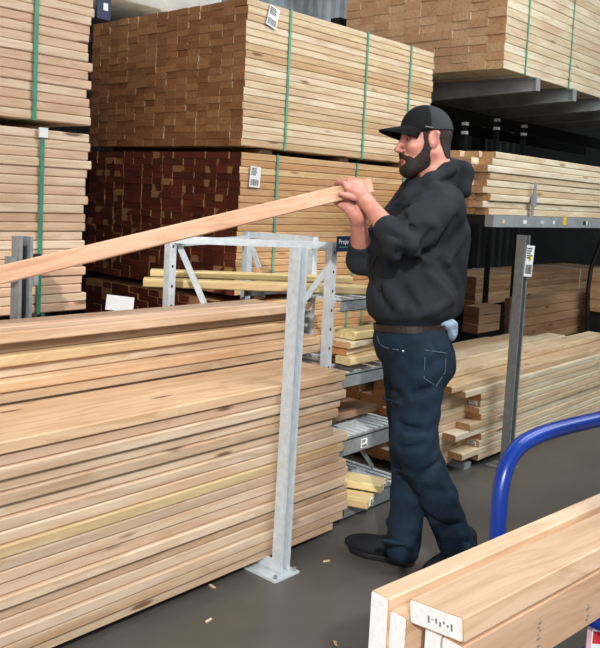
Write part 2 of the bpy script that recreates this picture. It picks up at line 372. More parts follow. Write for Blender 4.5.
# wrapped bundle and blue banner up on the left, behind
wr = MB()
n1, n2 = 13, 8; v = []; f = []
for i in range(n1+1):
    for j in range(n2+1):
        t = j/n2; a = math.pi*t
        v.append((i*.12, 1.1*(1-math.cos(a))/2, .18*math.sin(a)**.5+.02*math.sin(i*1.7+j*2.1)))
for i in range(n1):
    for j in range(n2): a = i*(n2+1)+j; f.append((a, a+n2+1, a+n2+2, a+1))
b0 = len(v); v += [(0, 0, -.35), (n1*.12, 0, -.35), (n1*.12, 1.1, -.35), (0, 1.1, -.35)]
f += [(b0, b0+1, n1*(n2+1), 0), (b0+1, b0+2, n1*(n2+1)+n2, n1*(n2+1)), (b0+3, n2, n1*(n2+1)+n2, b0+2), (b0, b0+3, b0+2, b0+1), tuple([b0]+list(range(0, n2+1))+[b0+3])]
wr.add(v, f); o = wr.build('wrapped_bundle', M['plastic'], None, True, loc=(2.45, 4.44, 2.98)); tag(o, 'white plastic wrapped bundle high behind the brown bundle ends', 'bundle')
bs = empty('banner', tuple(on(1, 4.0, 100, 4))); tag(bs, 'small dark blue banner at the top between the left bundle and the brown bundle', 'banner')
MB().box(-.02, .07, -.004, .004, -.08, .2).build('banner_panel', M['navy'], bs); MB().box(.02, .05, -.006, -.0045, -.03, .01).build('banner_print', M['white'], bs)

# ------------------------------------------------------------------ front lumber stack (loose boards, each a thing)
FY = 2.08
xr = lambda px, py, Y: on(1, Y, px, py)[0]
ends = [338, 346, 350, 352, 352, 347, 352, 349, 342, 346, 352, 338, 339, 345, 349, 352, 350]
ends = ends[:]
z = .045
for r in range(17):
    yy = 540-r*11
    x1 = xr(ends[r]-6 if r > 12 else ends[r]-3, yy, FY); L = round(3.3+random.uniform(-.02, .02), 2)
    yj = FY+random.choice([0, .006, .014, -.004, .003, .020])
    nm = 'lowest board' if r == 0 else ORD[r]+' board from the bottom'
    o = board(L, .31, RH-.001, 'olive' if r == 9 else 'stack', (x1-L, yj, z), name='lumber_board', rz=random.uniform(-.0012, .0012))
    tag(o, nm+' of the front stack behind the bright post', 'board', 'boards of the front stack'); z += RH
# wide board on top of them
o = board(3.36, .335, RH, 'stained', (xr(344, 377, FY)-3.36, FY-.012, z), name='lumber_board', rz=.002)
tag(o, 'wide flat board with an orange stained face, ledge of the front stack', 'board', 'boards of the front stack')
core = MB()
for r in range(18):
    v, f = prism(3.25, .25, RH-.0012); core.add([(a-.66, b+2.435, d+.045+r*RH) for a, b, d in v], f)
tag(core.build('lumber_core', M['pink']), 'hidden rear boards of the front stack', 'boards', kind='stuff')
top = [(2.43, .22, 322, 352), (2.415, .22, 318, 340), (2.45, .2, 303, 334), (2.425, .2, 305, 322), (2.46, .2, 303, 314)]
z0 = z+RH+.001
for r, (yy, wd, ex, ey) in enumerate(top):
    x1 = xr(ex, ey, yy); L = 3.2
    o = board(L, wd, RH-.001 if r != 2 else RH, ('stack', 'stained', 'stack', 'pale', 'stack')[r], (x1-L, yy, z0), name='lumber_board', rz=.003*(r-2))
    tag(o, ['first board set back above the wide ledge board', 'second board above the wide ledge board', 'third board above the wide ledge board, pale', 'broad pale board two below the top of the front stack', 'front board of the top layer of the front stack'][r], 'board', 'upper boards of the front stack'); z0 += RH+.001
x1 = xr(261, 297, 2.60)
o = board(3.0, .14, RH, 'pink', (x1-3.0, 2.54, z0), name='lumber_board', rz=-.012); tag(o, 'topmost board of the front stack, ending short in front of the steel frame', 'board', 'upper boards of the front stack')
o = board(3.1, .082, RH, 'pink', (xr(303, 305, 2.48)-3.1, 2.435, z0), name='lumber_board', rz=-.004); tag(o, 'narrow board lying on the front edge of the top layer', 'board', 'upper boards of the front stack')
# paper on top
pp = on(1, 2.72, 120, 303)
o = MB().box(-.055, .055, -.001, .001, -.035, .03).build('paper_sheet', plain('grey_paper', '#bfc0c0', .7, 0, .03), None, loc=(pp[0], pp[1], pp[2]), rot=(-.5, .1, -.6)); tag(o, 'blank white paper sheet standing behind the front stack', 'paper')

# ------------------------------------------------------------------ steel channel posts
def channel(w, d, h, t=.004, n_holes=0):
    m = MB(); m.box(0, t, 0, d, 0, h).box(w-t, w, 0, d, 0, h).box(t, w-t, d-t, d, 0, h)
    m.box(t, t+.008, 0, t, 0, h).box(w-t-.008, w-t, 0, t, 0, h)
    return m
pr = empty('steel_post', (2.245, 2.02, 0)); tag(pr, 'bright galvanized channel post standing in front of the front lumber stack', 'post'); pr.rotation_euler = (0, .012, 0)
channel(.052, .048, 1.245).build('channel', M['galv'], pr, loc=(0, 0, .01))
MB().box(-.06, .075, -.03, .30, 0, .009).build('base_plate', M['galv'], pr)
MB().add([(0, .048, .01), (0, .048, .055), (0, .45, .04), (0, .45, .01), (.005, .048, .01), (.005, .048, .055), (.005, .45, .04), (.005, .45, .01)],
         [(0, 1, 2, 3), (4, 7, 6, 5), (0, 4, 5, 1), (1, 5, 6, 2), (2, 6, 7, 3), (3, 7, 4, 0)]).build('gusset', M['galv'], pr)
for sx in (-.045, .062): MB().tube([(sx, -.015, .009), (sx, -.015, .022)], .008, 6).build('bolt', M['galv2'], pr)
tag(MB().box(1.15, 1.21, 2.1, 2.72, 0, .044).build('bearer', M['arm']), 'steel bearer under the left part of the front stack', 'bearer')
tag(MB().box(2.33, 2.39, 2.1, 2.72, 0, .044).build('bearer', M['arm']), 'steel bearer under the front stack beside the bright post', 'bearer')
p2 = on(2, 0, 501, 467)
pr2 = empty('steel_post', (p2[0]-.02, p2[1]-.05, 0)); tag(pr2, 'grey channel post with a paper tag in front of the right lumber stack', 'post'); pr2.rotation_euler = (0, .012, 0)
channel(.06, .05, 1.285).build('channel', M['galv2'], pr2, loc=(0, 0, .008))
MB().box(-.03, .09, -.02, .12, 0, .008).build('base_plate', M['galv2'], pr2)
put_tag('tag', .06, .17, (.052, -.006, 1.155), pr2, 9, ry=.05, rz=-.3)
MB().box(.045, .075, -.012, -.009, 1.16, 1.185).box(.07, .09, -.012, -.009, 1.152, 1.168).build('sticker', M['yel'], pr2)
# left grey post behind the stack
lp = on(1, 2.80, 20, 237)
pl = empty('steel_post', (lp[0], 2.80, 0)); tag(pl, 'grey steel post with side brackets in front of the left bundles', 'post')
channel(.055, .06, lp[2]).build('channel', M['galv2'], pl)
for sx, zz in ((-.032, .10), (.056, .11)): MB().box(sx, sx+.03, .01, .05, 0, .095).build('bracket', M['galv2'], pl, loc=(0, 0, lp[2]-.17 if sx < 0 else lp[2]-.185))
MB().box(.056, .09, .0, .02, 0, .02).build('clip', M['black'], pl, loc=(0, 0, lp[2]-.085))

# ------------------------------------------------------------------ steel shelving between the stack and the man
sh = empty('steel_shelving', (2.8, 2.3, 0)); tag(sh, 'open galvanized shelving frame with wire decks behind the bright post', 'shelving')
def W2L(p): return (p[0]-2.8, p[1]-2.3, p[2])
A = np.array([2.775, 2.29, 1.235]); B = on(1, 2.73, 171, 237); B[2] = 1.235
Cc = on(1, 3.0, 248, 234); Cc[2] = 1.235; Dd = A+(Cc-B)
def post(pt, w=.028): MB().box(-w/2, w/2, -w/2, w/2, 0, 1.25).build('upright', M['galv'], sh, loc=(pt[0]-2.8, pt[1]-2.3, 0))
Dd = np.array([3.03, 2.62, 1.235])
for q in (A, B, Cc, Dd): post(q, .036)
def rail(a, b, w, h, nm='rail', dz=0.): MB().bar(W2L(a+np.array([0, 0, dz])), W2L(b+np.array([0, 0, dz])), w, h).build(nm, M['galv'], sh)
rail(B, A, .03, .03, dz=.0); rail(Cc, Dd, .03, .03, dz=.0); rail(B, Cc, .025, .025, dz=-.02); rail(A, Dd, .025, .025, dz=-.02)
def lerp(a, b, t): return a+(b-a)*t
def brace(a, b): MB().bar(W2L(a), W2L(b), .006, .026).build('brace', M['galv'], sh)
k1 = lerp(B, Cc, .06).copy(); k2 = lerp(B, A, .22).copy(); k2[2] = .96; brace(k1, k2)
k1 = Cc.copy(); k2 = lerp(Cc, Dd, .2).copy(); k2[2] = 1.07; brace(k1, k2)
k1 = lerp(A, Dd, .05).copy(); k1[2] = 1.15; k2 = lerp(A, B, .17); k2[2] = .98; brace(k1, k2)
for q in (A, B):   # slot holes down the uprights
    m = MB()
    for i in range(12): m.box(q[0]-2.8-.005, q[0]-2.8+.005, q[1]-2.3-.0186, q[1]-2.3-.0176, 1.20-i*.085, 1.212-i*.085)
    m.build('slot_holes', M['ink'], sh)['kind'] = 'stuff'
def deck(z, x0=2.80, x1=3.36, y0=2.24, y1=2.85, lip=.075, bars=True, n=13):
    d = empty('deck', (x0-2.8, y0-2.3, z)); d.parent = sh
    w = x1-x0; l = y1-y0
    MB().box(0, w, 0, .004, -lip, 0).box(0, w, 0, .03, -.004, 0).box(0, w, 0, .03, -lip, -lip+.004).build('lip', M['galv2'], d)
    MB().box(0, w, l-.02, l, -lip, 0).build('rear_bar', M['galv2'], d)
    if bars:
        bm = MB(); bm.box(0, .026, .03, l-.02, -.012, 0); me = bm.mesh('deck_bar')
        for i in range(n): link('deck_bar', me, [M['galv']], d, (i*w/n+.01, 0, .002))
    return d
sh_decks = [deck(.655, n=6, lip=.06), deck(.352), deck(.075, y0=2.2, lip=.07)]
d_top = deck(.995, x0=2.80, n=6, lip=.05)
put_tag('price_label', .045, .042, (3.02-2.8, 2.235-2.3, .315), sh, 21)
put_tag('price_label', .045, .03, (3.02-2.8, 2.195-2.3, .04), sh, 22)
MB().bar((.25, .0, .30), (.42, .02, .13), .006, .022).build('brace', M['galv2'], sh); MB().bar((.02, .35, .55), (.12, .30, .42), .006, .022).build('brace', M['galv2'], sh)
# sign
sg = empty('shelf_sign', tuple(on(1, 2.25, 337, 244))); tag(sg, 'dark blue shelf sign reading Project beside the shelving upright', 'sign')
MB().box(0, .11, -.003, .003, -.034, .034).build('sign_panel', M['navy'], sg)
def text(body, size, mat, parent, loc, rot=(math.pi/2, 0, 0), name='lettering', ext=.0006):
    cu = bpy.data.curves.new('txt', 'FONT'); cu.body = body; cu.size = size; cu.extrude = ext; cu.resolution_u = 3
    t = bpy.data.objects.new('txt', cu); COL.objects.link(t); dg = bpy.context.evaluated_depsgraph_get()
    me = bpy.data.meshes.new_from_object(t.evaluated_get(dg)); bpy.data.objects.remove(t, do_unlink=True)
    me.materials.clear(); return link(name, me, [mat], parent, loc, rot)
text('Project', .031, M['white'], sg, (.006, -.0045, .000))
MB().box(.01, .085, -.0042, -.003, -.016, -.012).build('print_line', M['strap2'], sg)
# treated boards lying across the top shelf
yb = on(1, 2.55, 142, 283); ye = on(1, 2.26, 368, 297)
def lay(a, b, w, t, mat, name='lumber_board'):
    a = Vector(a); b = Vector(b); d = b-a; L = d.length
    return board(round(L, 2), w, t, mat, a, None, math.atan2(d.y, d.x), -math.asin(d.z/L), name=name)
def cross_board(px0, py0, d0, px1, py1, d1, w, t, mat, lab, grp):
    a = atd(px0, py0, d0); b = atd(px1, py1, d1); b[2] = a[2] = (a[2]+b[2])/2
    o = lay(a, b, w, t, mat); tag(o, lab, 'board', grp); return o
o = cross_board(143, 285, 3.72, 372, 297, 3.85, .089, .037, 'yellow', 'pale yellow treated board across the top shelf, nearer one', 'treated boards on the top shelf')
zt = o.location.z
p_a = Vector(atd(150, 283, 3.82)); p_b = Vector(atd(352, 295, 3.95)); p_a.z = p_b.z = zt+.038
o = lay(p_a, p_b, .089, .03, 'yellow'); tag(o, 'pale yellow treated board lying on the other one behind the frame', 'board', 'treated boards on the top shelf')
def small_board(px, py, Y, L, w, t, mat, rz, lab, grp, label=True, z=None):
    p = on(1, Y, px, py)
    if z is not None: p[2] = z
    o = board(L, w, t, mat, tuple(p), None, rz, name='lumber_offcut'); tag(o, lab, 'board', grp); return o
q = small_board(354, 345, 2.27, .42, .12, .037, 'yellow', -.05, 'bright yellow board end on the shelf beside the hoodie hem', 'short boards on the steel shelving', z=.80)
small_board(350, 358, 2.26, .5, .14, .03, 'paper' if False else 'grey', .1, 'white faced thin board under the bright yellow one', 'short boards on the steel shelving', z=.765)
small_board(346, 362, 2.29, .45, .18, .036, 'pine', .12, 'tan board on the shelf deck under the white faced one', 'short boards on the steel shelving', z=.728)
small_board(350, 370, 2.25, .42, .089, .036, 'yellow', .0, 'lower left board on the upper wire deck', 'short boards on the steel shelving', z=.69)
small_board(350, 370, 2.34, .45, .14, .036, 'pine', .06, 'bottom board lying directly on the upper wire deck', 'short boards on the steel shelving', z=.656)
# the pair with white end labels lying on the bottom shelf, ends towards the man
for k, (px, py, zz, lab) in enumerate([(372, 508, .078, 'lower treated board with white end label on the bottom shelf beside the shoe'), (378, 500, .116, 'upper treated board with white end label on the bottom shelf')]):
    a = on(1, (2.13, 2.15)[k], (374, 386)[k], 500); rz = math.radians(112)
    o = board(.62, .12, .036, 'yellow', (a[0], a[1]-.0, zz), None, rz, name='lumber_board'); tag(o, lab, 'board', 'treated boards on the bottom shelf')
    put_tag('end_label', .045, .026, (-.002, .06, .019), o, 30+k, rz=-math.pi/2)
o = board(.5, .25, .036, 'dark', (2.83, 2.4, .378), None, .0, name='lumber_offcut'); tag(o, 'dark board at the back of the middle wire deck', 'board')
o = board(.5, .2, .05, 'yellow', (2.83, 2.6, .105), None, .0, name='lumber_offcut'); tag(o, 'olive toned board at the back of the bottom shelf', 'board')

# ------------------------------------------------------------------ right shelf with loose bundle
sb = empty('shelf_beam', (3.9, 2.17, 1.33)); tag(sb, 'dark steel shelf beam with stickers under the shelf of pale boards', 'shelf')
MB().box(.08, 2.4, 0, .05, 0, .062).build('beam', M['arm'], sb)
for x in np.arange(.1, 2.3, .5): MB().box(x, x+.05, .05, .9, .01, .055).build('cross_bar', M['darkmetal'], sb)
for px, c, w in ((502, 'yel', .03), (563, 'yel', .045), (523, 'paper', .04), (540, 'galv', .05), (553, 'paper', .02), (583, 'ink', .09), (586, 'paper', .025)):
    p = on(1, 2.168, px, 226 if c != 'yel' else 224)
    h = .05 if (c == 'yel' and w > .04) else .022
    MB().box(0, w, -.003 if c != 'ink' else -.002, 0, .02, .02+h).build('sticker', M[c] if not (c == 'yel' and w < .04) else M['pine'], sb, loc=(p[0]-3.9, 0, -.005 if h > .03 else 0))
root = empty('lumber_bundle', (3.98, 2.20, 1.393)); tag(root, 'loosely stacked pale boards on the shelf right of the man\'s shoulder', 'lumber bundle')
for c in range(4):
    for r in range(9):
        wv = .0885; board(round(2.35+random.choice([-.02, 0, .02]), 2), wv, RH-.0015, 'grey', (random.uniform(-.055, .02)+(.05 if r == 8 else 0)-c*.02, c*.091+(random.uniform(0, .02) if c == 0 else 0), r*.0385), root, rz=random.uniform(-.002, .002))
bd = MB(); bd.box(0, .022, -.012, -.004, -.05, .2).box(-.012, .034, -.016, -.004, .06, .13).box(-.02, .03, -.012, -.006, -.06, -.01)
bd.build('band_clip', M['arm'], root, loc=(on(1, 2.19, 531, 200)[0]-3.98, -.008, 0), rot=(0, .12, 0))
# posts with white bands behind it
for px, py, Y in ((465, 128, 3.47), (497, 124, 3.46), (524, 130, 3.48)):
    p = on(1, Y, px, py); q = empty('banded_post', (p[0], Y, 0)); tag(q, 'slim black post with white bands, %s of three behind the shelf boards' % {465: 'left', 497: 'middle', 524: 'right'}[px], 'post', 'slim banded posts')
    MB().box(-.018, .018, -.018, .018, 0, p[2]+.06).build('shaft', M['darkmetal'], q)
    for dz in (.02, -.05): MB().box(-.02, .02, -.02, .02, 0, .025).build('band', M['paper'], q, loc=(0, 0, p[2]+dz))

# ------------------------------------------------------------------ right lumber stack (loose boards)
RX, RY = 3.80, 2.17
k = 0
for c in range(6):
    for r in range(11 if c < 5 else 9):
        z_ = .035+r*RH
        if c == 0:
            px = [478, 462, 479, 481, 457, 470, 481, 479, 481, 481, 466][r]
            x0 = xr(px, 470-r*7.6, RY)
        else: x0 = 3.62+random.uniform(-.03, .05)+(.06 if r in (3, 6) else 0)-c*.015
        if c > 3: x0 = 3.6
        L = round((3.1, 2.9, 2.5, 2.2, 1.9, 1.7)[c]+random.uniform(-.03, .03), 2)
        if c in (1, 2) and r in (3,): x0 += .07
        mt = 'pine' if r < 9 else 'grey'
        o = board(L, .0885 if c else .0885, RH-.0015, 'grey' if c == 0 and r % 3 else 'pine', (x0, RY+c*.0905+random.uniform(0, .01)*(c == 0), z_), None, random.uniform(-.002, .002), name='lumber_board')
        col = ['front column', 'second column back', 'third column back', 'fourth column back', 'fifth column back', 'sixth column back'][c]
        nm = 'lowest board' if r == 0 else ORD[r]+' board up'
        tag(o, '%s in the %s of the right stack behind the tagged post' % (nm, col), 'board', 'boards of the right stack')
        if c in (0, 1) and r in (2, 8) or (c, r) in ((1, 9), (2, 10)): put_tag('end_label', .05, .022, (-.0025, .044, .018), o, 40+k, rz=-math.pi/2); k += 1
# top layers of wide light boards, a little fanned
tops = [(.453, 2.20, 456, 395, .0), (.453, 2.35, 435, 392, .012), (.453, 2.50, 445, 378, .005), (.453, 2.65, 440, 368, -.004), (.492, 2.36, 470, 372, -.01), (.492, 2.52, 452, 362, .006), (.492, 2.68, 440, 352, .0)]
tops = [(.453, 2.19, -.10, .0), (.453, 2.335, -.17, .0), (.453, 2.48, -.2, .0), (.453, 2.625, -.14, 0), (.453, 2.77, -.2, 0.), (.4915, 2.30, -.20, .010), (.4915, 2.47, -.12, .004), (.4915, 2.63, -.26, .0)]
for i, (z_, y_, dx, rz) in enumerate(tops):
    L = round((3.1, 2.62, 2.3, 2.0, 1.75, 2.5, 2.05, 1.85)[i], 2)
    o = board(L, .138, RH-.0015, 'pale', (RX+dx, y_, z_), None, rz, name='lumber_board')
    lay_, pos = ('upper', i-5) if i >= 5 else ('lower', i)
    tag(o, 'wide light board in the %s top layer of the right stack, %s from the front' % (lay_, ['first', 'second', 'third', 'fourth', 'fifth'][pos]), 'board', 'wide boards on the right stack')
core2 = MB()
for r in range(11):
    v, f = prism(2.7, .17, RH-.0015); core2.add([(a*.5+3.62, b+2.735, d+.035+r*RH) for a, b, d in v], f)
tag(core2.build('lumber_core', M['pine']), 'rear boards hidden in the right stack', 'boards', kind='stuff')
for x in (3.9, 5.2): tag(MB().box(x, x+.07, 2.2, 2.9, 0, .034).build('bearer', M['arm']), 'flat steel bearer under the %s end of the right stack' % ('near' if x < 4 else 'far'), 'bearer')

# brown beams behind the right stack
def beam_stack(xa, n, y, zb, L, th, lab, grp):
    for r in range(n):
        o = board(L, .14, th-.003, 'brown', (xa+random.uniform(-.02, .02), y+random.uniform(0, .01), zb+r*th), None, 0, name='timber_beam')
        tag(o, '%s brown beam from the bottom %s' % (ORD[r] if r else 'lowest', lab), 'beam', grp)
xa = xr(483, 320, 3.16); xb = xr(520, 300, 3.0)+.12
t_short = on(1, 3.16, 484, 308)[2]; t_long = on(1, 3.04, 521, 300)[2]
beam_stack(xa, 3, 3.20, t_short-.213, round(xb-xa-.05, 2), .071, 'in the short left pile', 'beams in the short left pile')
beam_stack(xb, 5, 3.04, t_long-.38, 2.0, .076, 'in the long pile right of the tagged post', 'beams in the long brown pile')
tag(MB().box(xa, xb-.08, 3.2, 3.35, 0, t_short-.214).build('plinth', M['darkmetal']), 'dark steel plinth under the short pile of brown beams', 'plinth')
tag(MB().box(xb+.05, xb+2, 3.05, 3.19, 0, t_long-.381).build('plinth', M['darkmetal']), 'dark steel plinth under the long pile of brown beams', 'plinth')
o = MB().box(0, .03, -.006, 0, 0, t_long+.02).build('upright_strip', M['galv2'], None, loc=(xb-.05, 3.12, 0)); tag(o, 'thin grey strip at the end of the long brown beam pile', 'strip')
fz = on(1, 3.95, 480, 277)[2]
fb = bundle('lumber_bundle', 'dim distant bundle with reddish board ends behind the brown beams', None, xr(476, 290, 3.95), 3.95, fz-.28, 3.2, 4, 7, .14, .04, 'brown', False, (.12, .9, 2.4), 'paper', spacers=False)
tag(MB().box(xr(476, 290, 3.95)+.1, xr(476, 290, 3.95)+3.1, 4.0, 4.5, 0, fz-.281).build('plinth', M['darkmetal']), 'dark plinth under the distant bundle', 'plinth')
# black bent pipe at right edge plus pale bundle behind it
bp = [on(1, 2.6, *q) for q in ((606, 226), (598, 250), (591, 268), (588, 290), (587, 345))]
o = MB().tube([tuple(p) for p in bp]+[(bp[-1][0], bp[-1][1], .0)], .016, 10).build('bent_pipe', M['darkmetal'], None, True); tag(o, 'black bent pipe at the right edge of the photo', 'pipe')
root = bundle('lumber_bundle', 'strapped pale boards at the right edge behind the bent pipe', None, xr(603, 300, 2.78), 2.78, .55, 1.5, 1, 10, .12, RH, 'grey', True, (.02,), 'galv2', spacers=False)
tag(MB().box(xr(603, 300, 2.78)+.02, xr(603, 300, 2.78)+1.45, 2.785, 2.895, 0, .548).build('plinth', M['darkmetal']), 'dark plinth under the pale boards at the right edge', 'plinth')

# ------------------------------------------------------------------ cart with blue handle and the timbers on it
th = math.radians(41.7-47.3)   # direction of the timbers on the cart
ax = np.array([math.cos(th), math.sin(th), 0]); ay = np.array([-math.sin(th), math.cos(th), 0])
c0 = atd(412, 600, 1.24)                 # top left corner of the flat timber's end
Tz = c0[2]
def cart_board(px, py, w, z1, h, L, lab, mat='fir'):
    """px, py: top left corner of the end; w across, h tall, z1 = top"""
    p = on(2, z1, px, py)-ay*w; p[2] = z1-h; pr_ = p.copy(); pr_[2] += w*math.sin(.11)
    o = board(L, w, h-.001, mat, tuple(pr_), None, th, rx=-.11, name='timber'); tag(o, lab, 'timber', None)
    MB().add(*prism(.0012, w-.003, h-.004, .002)).build('white_end', M['endwhite'], o, loc=(-.0014, .002, .002))
    return o, p
o, pf = cart_board(412, 599, .098, Tz, .037, 2.3, 'flat timber with a white end on top of the blue cart load')
m = MB()
for i in range(7): m.box(-.0024, -.0016, .018+i*.007, .021+i*.007, .012+(i % 3)*.003, .022-(i % 2)*.003)
m.build('end_print', M['galv2'], o)
def under(off, w, z1, h, dx, lab):     # off: distance of its far side from the flat timber's far side, to the right
    p = pf+ay*.098-ay*(off+w)+ax*dx; p[2] = z1-h
    o = board(2.3, w, h-.001, 'fir', tuple(p), None, th, name='timber'); tag(o, lab, 'timber')
    MB().add(*prism(.0012, w-.003, h-.004, .002)).build('white_end', M['endwhite'], o, loc=(-.0014, .002, .002)); return o
o2 = under(.0605, .037, Tz-.0375+.0065, .0925, .001, 'upright timber under the flat one with stamped side, right side of the cart load')
for xs, nn in ((.20, 9), (.36, 5)):
    m = MB()
    for i in range(nn): m.box(xs+(i % 3)*.003, xs+.006+(i % 2)*.004, -.0006, 0, .012+i*.0065, .016+i*.0065)
    m.build('stamp', M['galv2'], o2)
under(.020, .037, Tz-.0375, .086, .012, 'second upright timber under the flat one on the cart')
under(-.0365, .033, Tz-.030, .0935, -.004, 'low upright timber between the tall one and the flat one')
under(-.074, .037, Tz-.012, .1115, -.008, 'tall upright timber on the far left side of the cart load')
cz = Tz-.0375-.086
cart = empty('lumber_cart', (c0[0]+.5, c0[1]-.1, 0)); tag(cart, 'blue tubular lumber cart carrying the timbers, lower right corner', 'cart')
def CL(p): return (p[0]-cart.location.x, p[1]-cart.location.y, p[2])
DH = 1.80
hp = [atd(494, 585, DH-.01), atd(496, 550, DH), atd(499, 500, DH), atd(503, 475, DH+.01), atd(510, 457, DH+.03), atd(521, 444, DH+.05), atd(538, 435, DH+.08), atd(560, 428, DH+.12), atd(600, 419, DH+.19), atd(660, 404, DH+.3), atd(676, 415, DH+.32), atd(680, 450, DH+.32)]
hp = [np.array([hp[0][0], hp[0][1], .34])]+hp+[np.array([hp[-1][0], hp[-1][1], .34])]
def smoothpath(P, it=2):
    for _ in range(it):
        Q = [P[0]]
        for a, b in zip(P[:-1], P[1:]): Q += [a*.75+b*.25, a*.25+b*.75]
        P = Q+[P[-1]]
    return P
MB().tube([CL(p) for p in smoothpath(hp)], .0185, 16).build('handle', M['blue'], cart, True)
sup = on(2, cz-.019, 583, 613)
s0 = sup-ay*(-.10)-ax*.02; s1 = sup-ay*.42
rr = [sup+ay*.22+np.array([0, 0, -.35+.0]), sup+ay*.22+np.array([0, 0, -.03]), sup+ay*.19+np.array([0, 0, -.002]), sup, sup-ay*.3, sup-ay*.34+np.array([0, 0, -.03]), sup-ay*.34+np.array([0, 0, -.35])]
MB().tube([CL(p) for p in smoothpath(rr)], .0175, 14).build('support_bar', M['blue'], cart, True)
dk = sup.copy(); dk[2] = .33
MB().bar(CL(dk-ax*.45-ay*.06), CL(dk+ax*.95-ay*.06), .62, .03).build('platform', M['blue'], cart)
for a_, b_ in ((-.38, -.30), (.88, -.30), (-.38, .2), (.88, .2)):
    p = dk+ax*a_+ay*(b_-.03); p[2] = .075
    w_ = empty('caster', CL(p)); w_.parent = cart
    MB().tube([(0, -.02, 0), (0, .02, 0)], .075, 20).build('wheel', M['black'], w_)
    MB().bar((0, 0, .075), (0, 0, .25), .05, .03, up=(0, 1, 0)).build('fork', M['galv2'], w_)
cp = sup+ax*.0-ay*.01
tg = empty('hanging_card', tuple(atd(596, 640, 1.52))); tag(tg, 'pinkish card holder with red print hanging from the cart bar', 'card'); tg.rotation_euler = (0, 0, T_-math.pi/2)
MB().box(-.018, .06, -.002, .002, -.08, .03).build('card_holder', M['pinkcard'], tg)
MB().box(-.010, .055, -.0035, -.0022, -.07, .022).build('card', M['paper'], tg); MB().box(-.008, .05, -.0045, -.0036, -.005, .018).build('red_print', M['red'], tg)

# chips on the floor
for i, (px, py) in enumerate(((206, 623), (216, 588), (330, 560), (333, 641))):
    p = on(2, .002, px, py); o = MB().add([(0, 0, 0), (.03, .004, 0), (.034, .013, 0), (.004, .01, 0), (0, 0, .003), (.03, .004, .004), (.034, .013, .003), (.004, .01, .003)], [(3, 2, 1, 0), (4, 5, 6, 7), (0, 1, 5, 4), (1, 2, 6, 5), (2, 3, 7, 6), (3, 0, 4, 7)]).build('wood_chip', M['pale'], None, loc=(p[0], p[1], .001), rot=(0, 0, i*1.3))
    tag(o, ['pale wood chip on the floor, nearest the bottom edge on the left', 'pale wood chip at the shadow edge below the front stack', 'tiny wood chip on the floor right of the bright post foot', 'tiny wood chip on the floor beside the cart load'][i], 'wood chip')
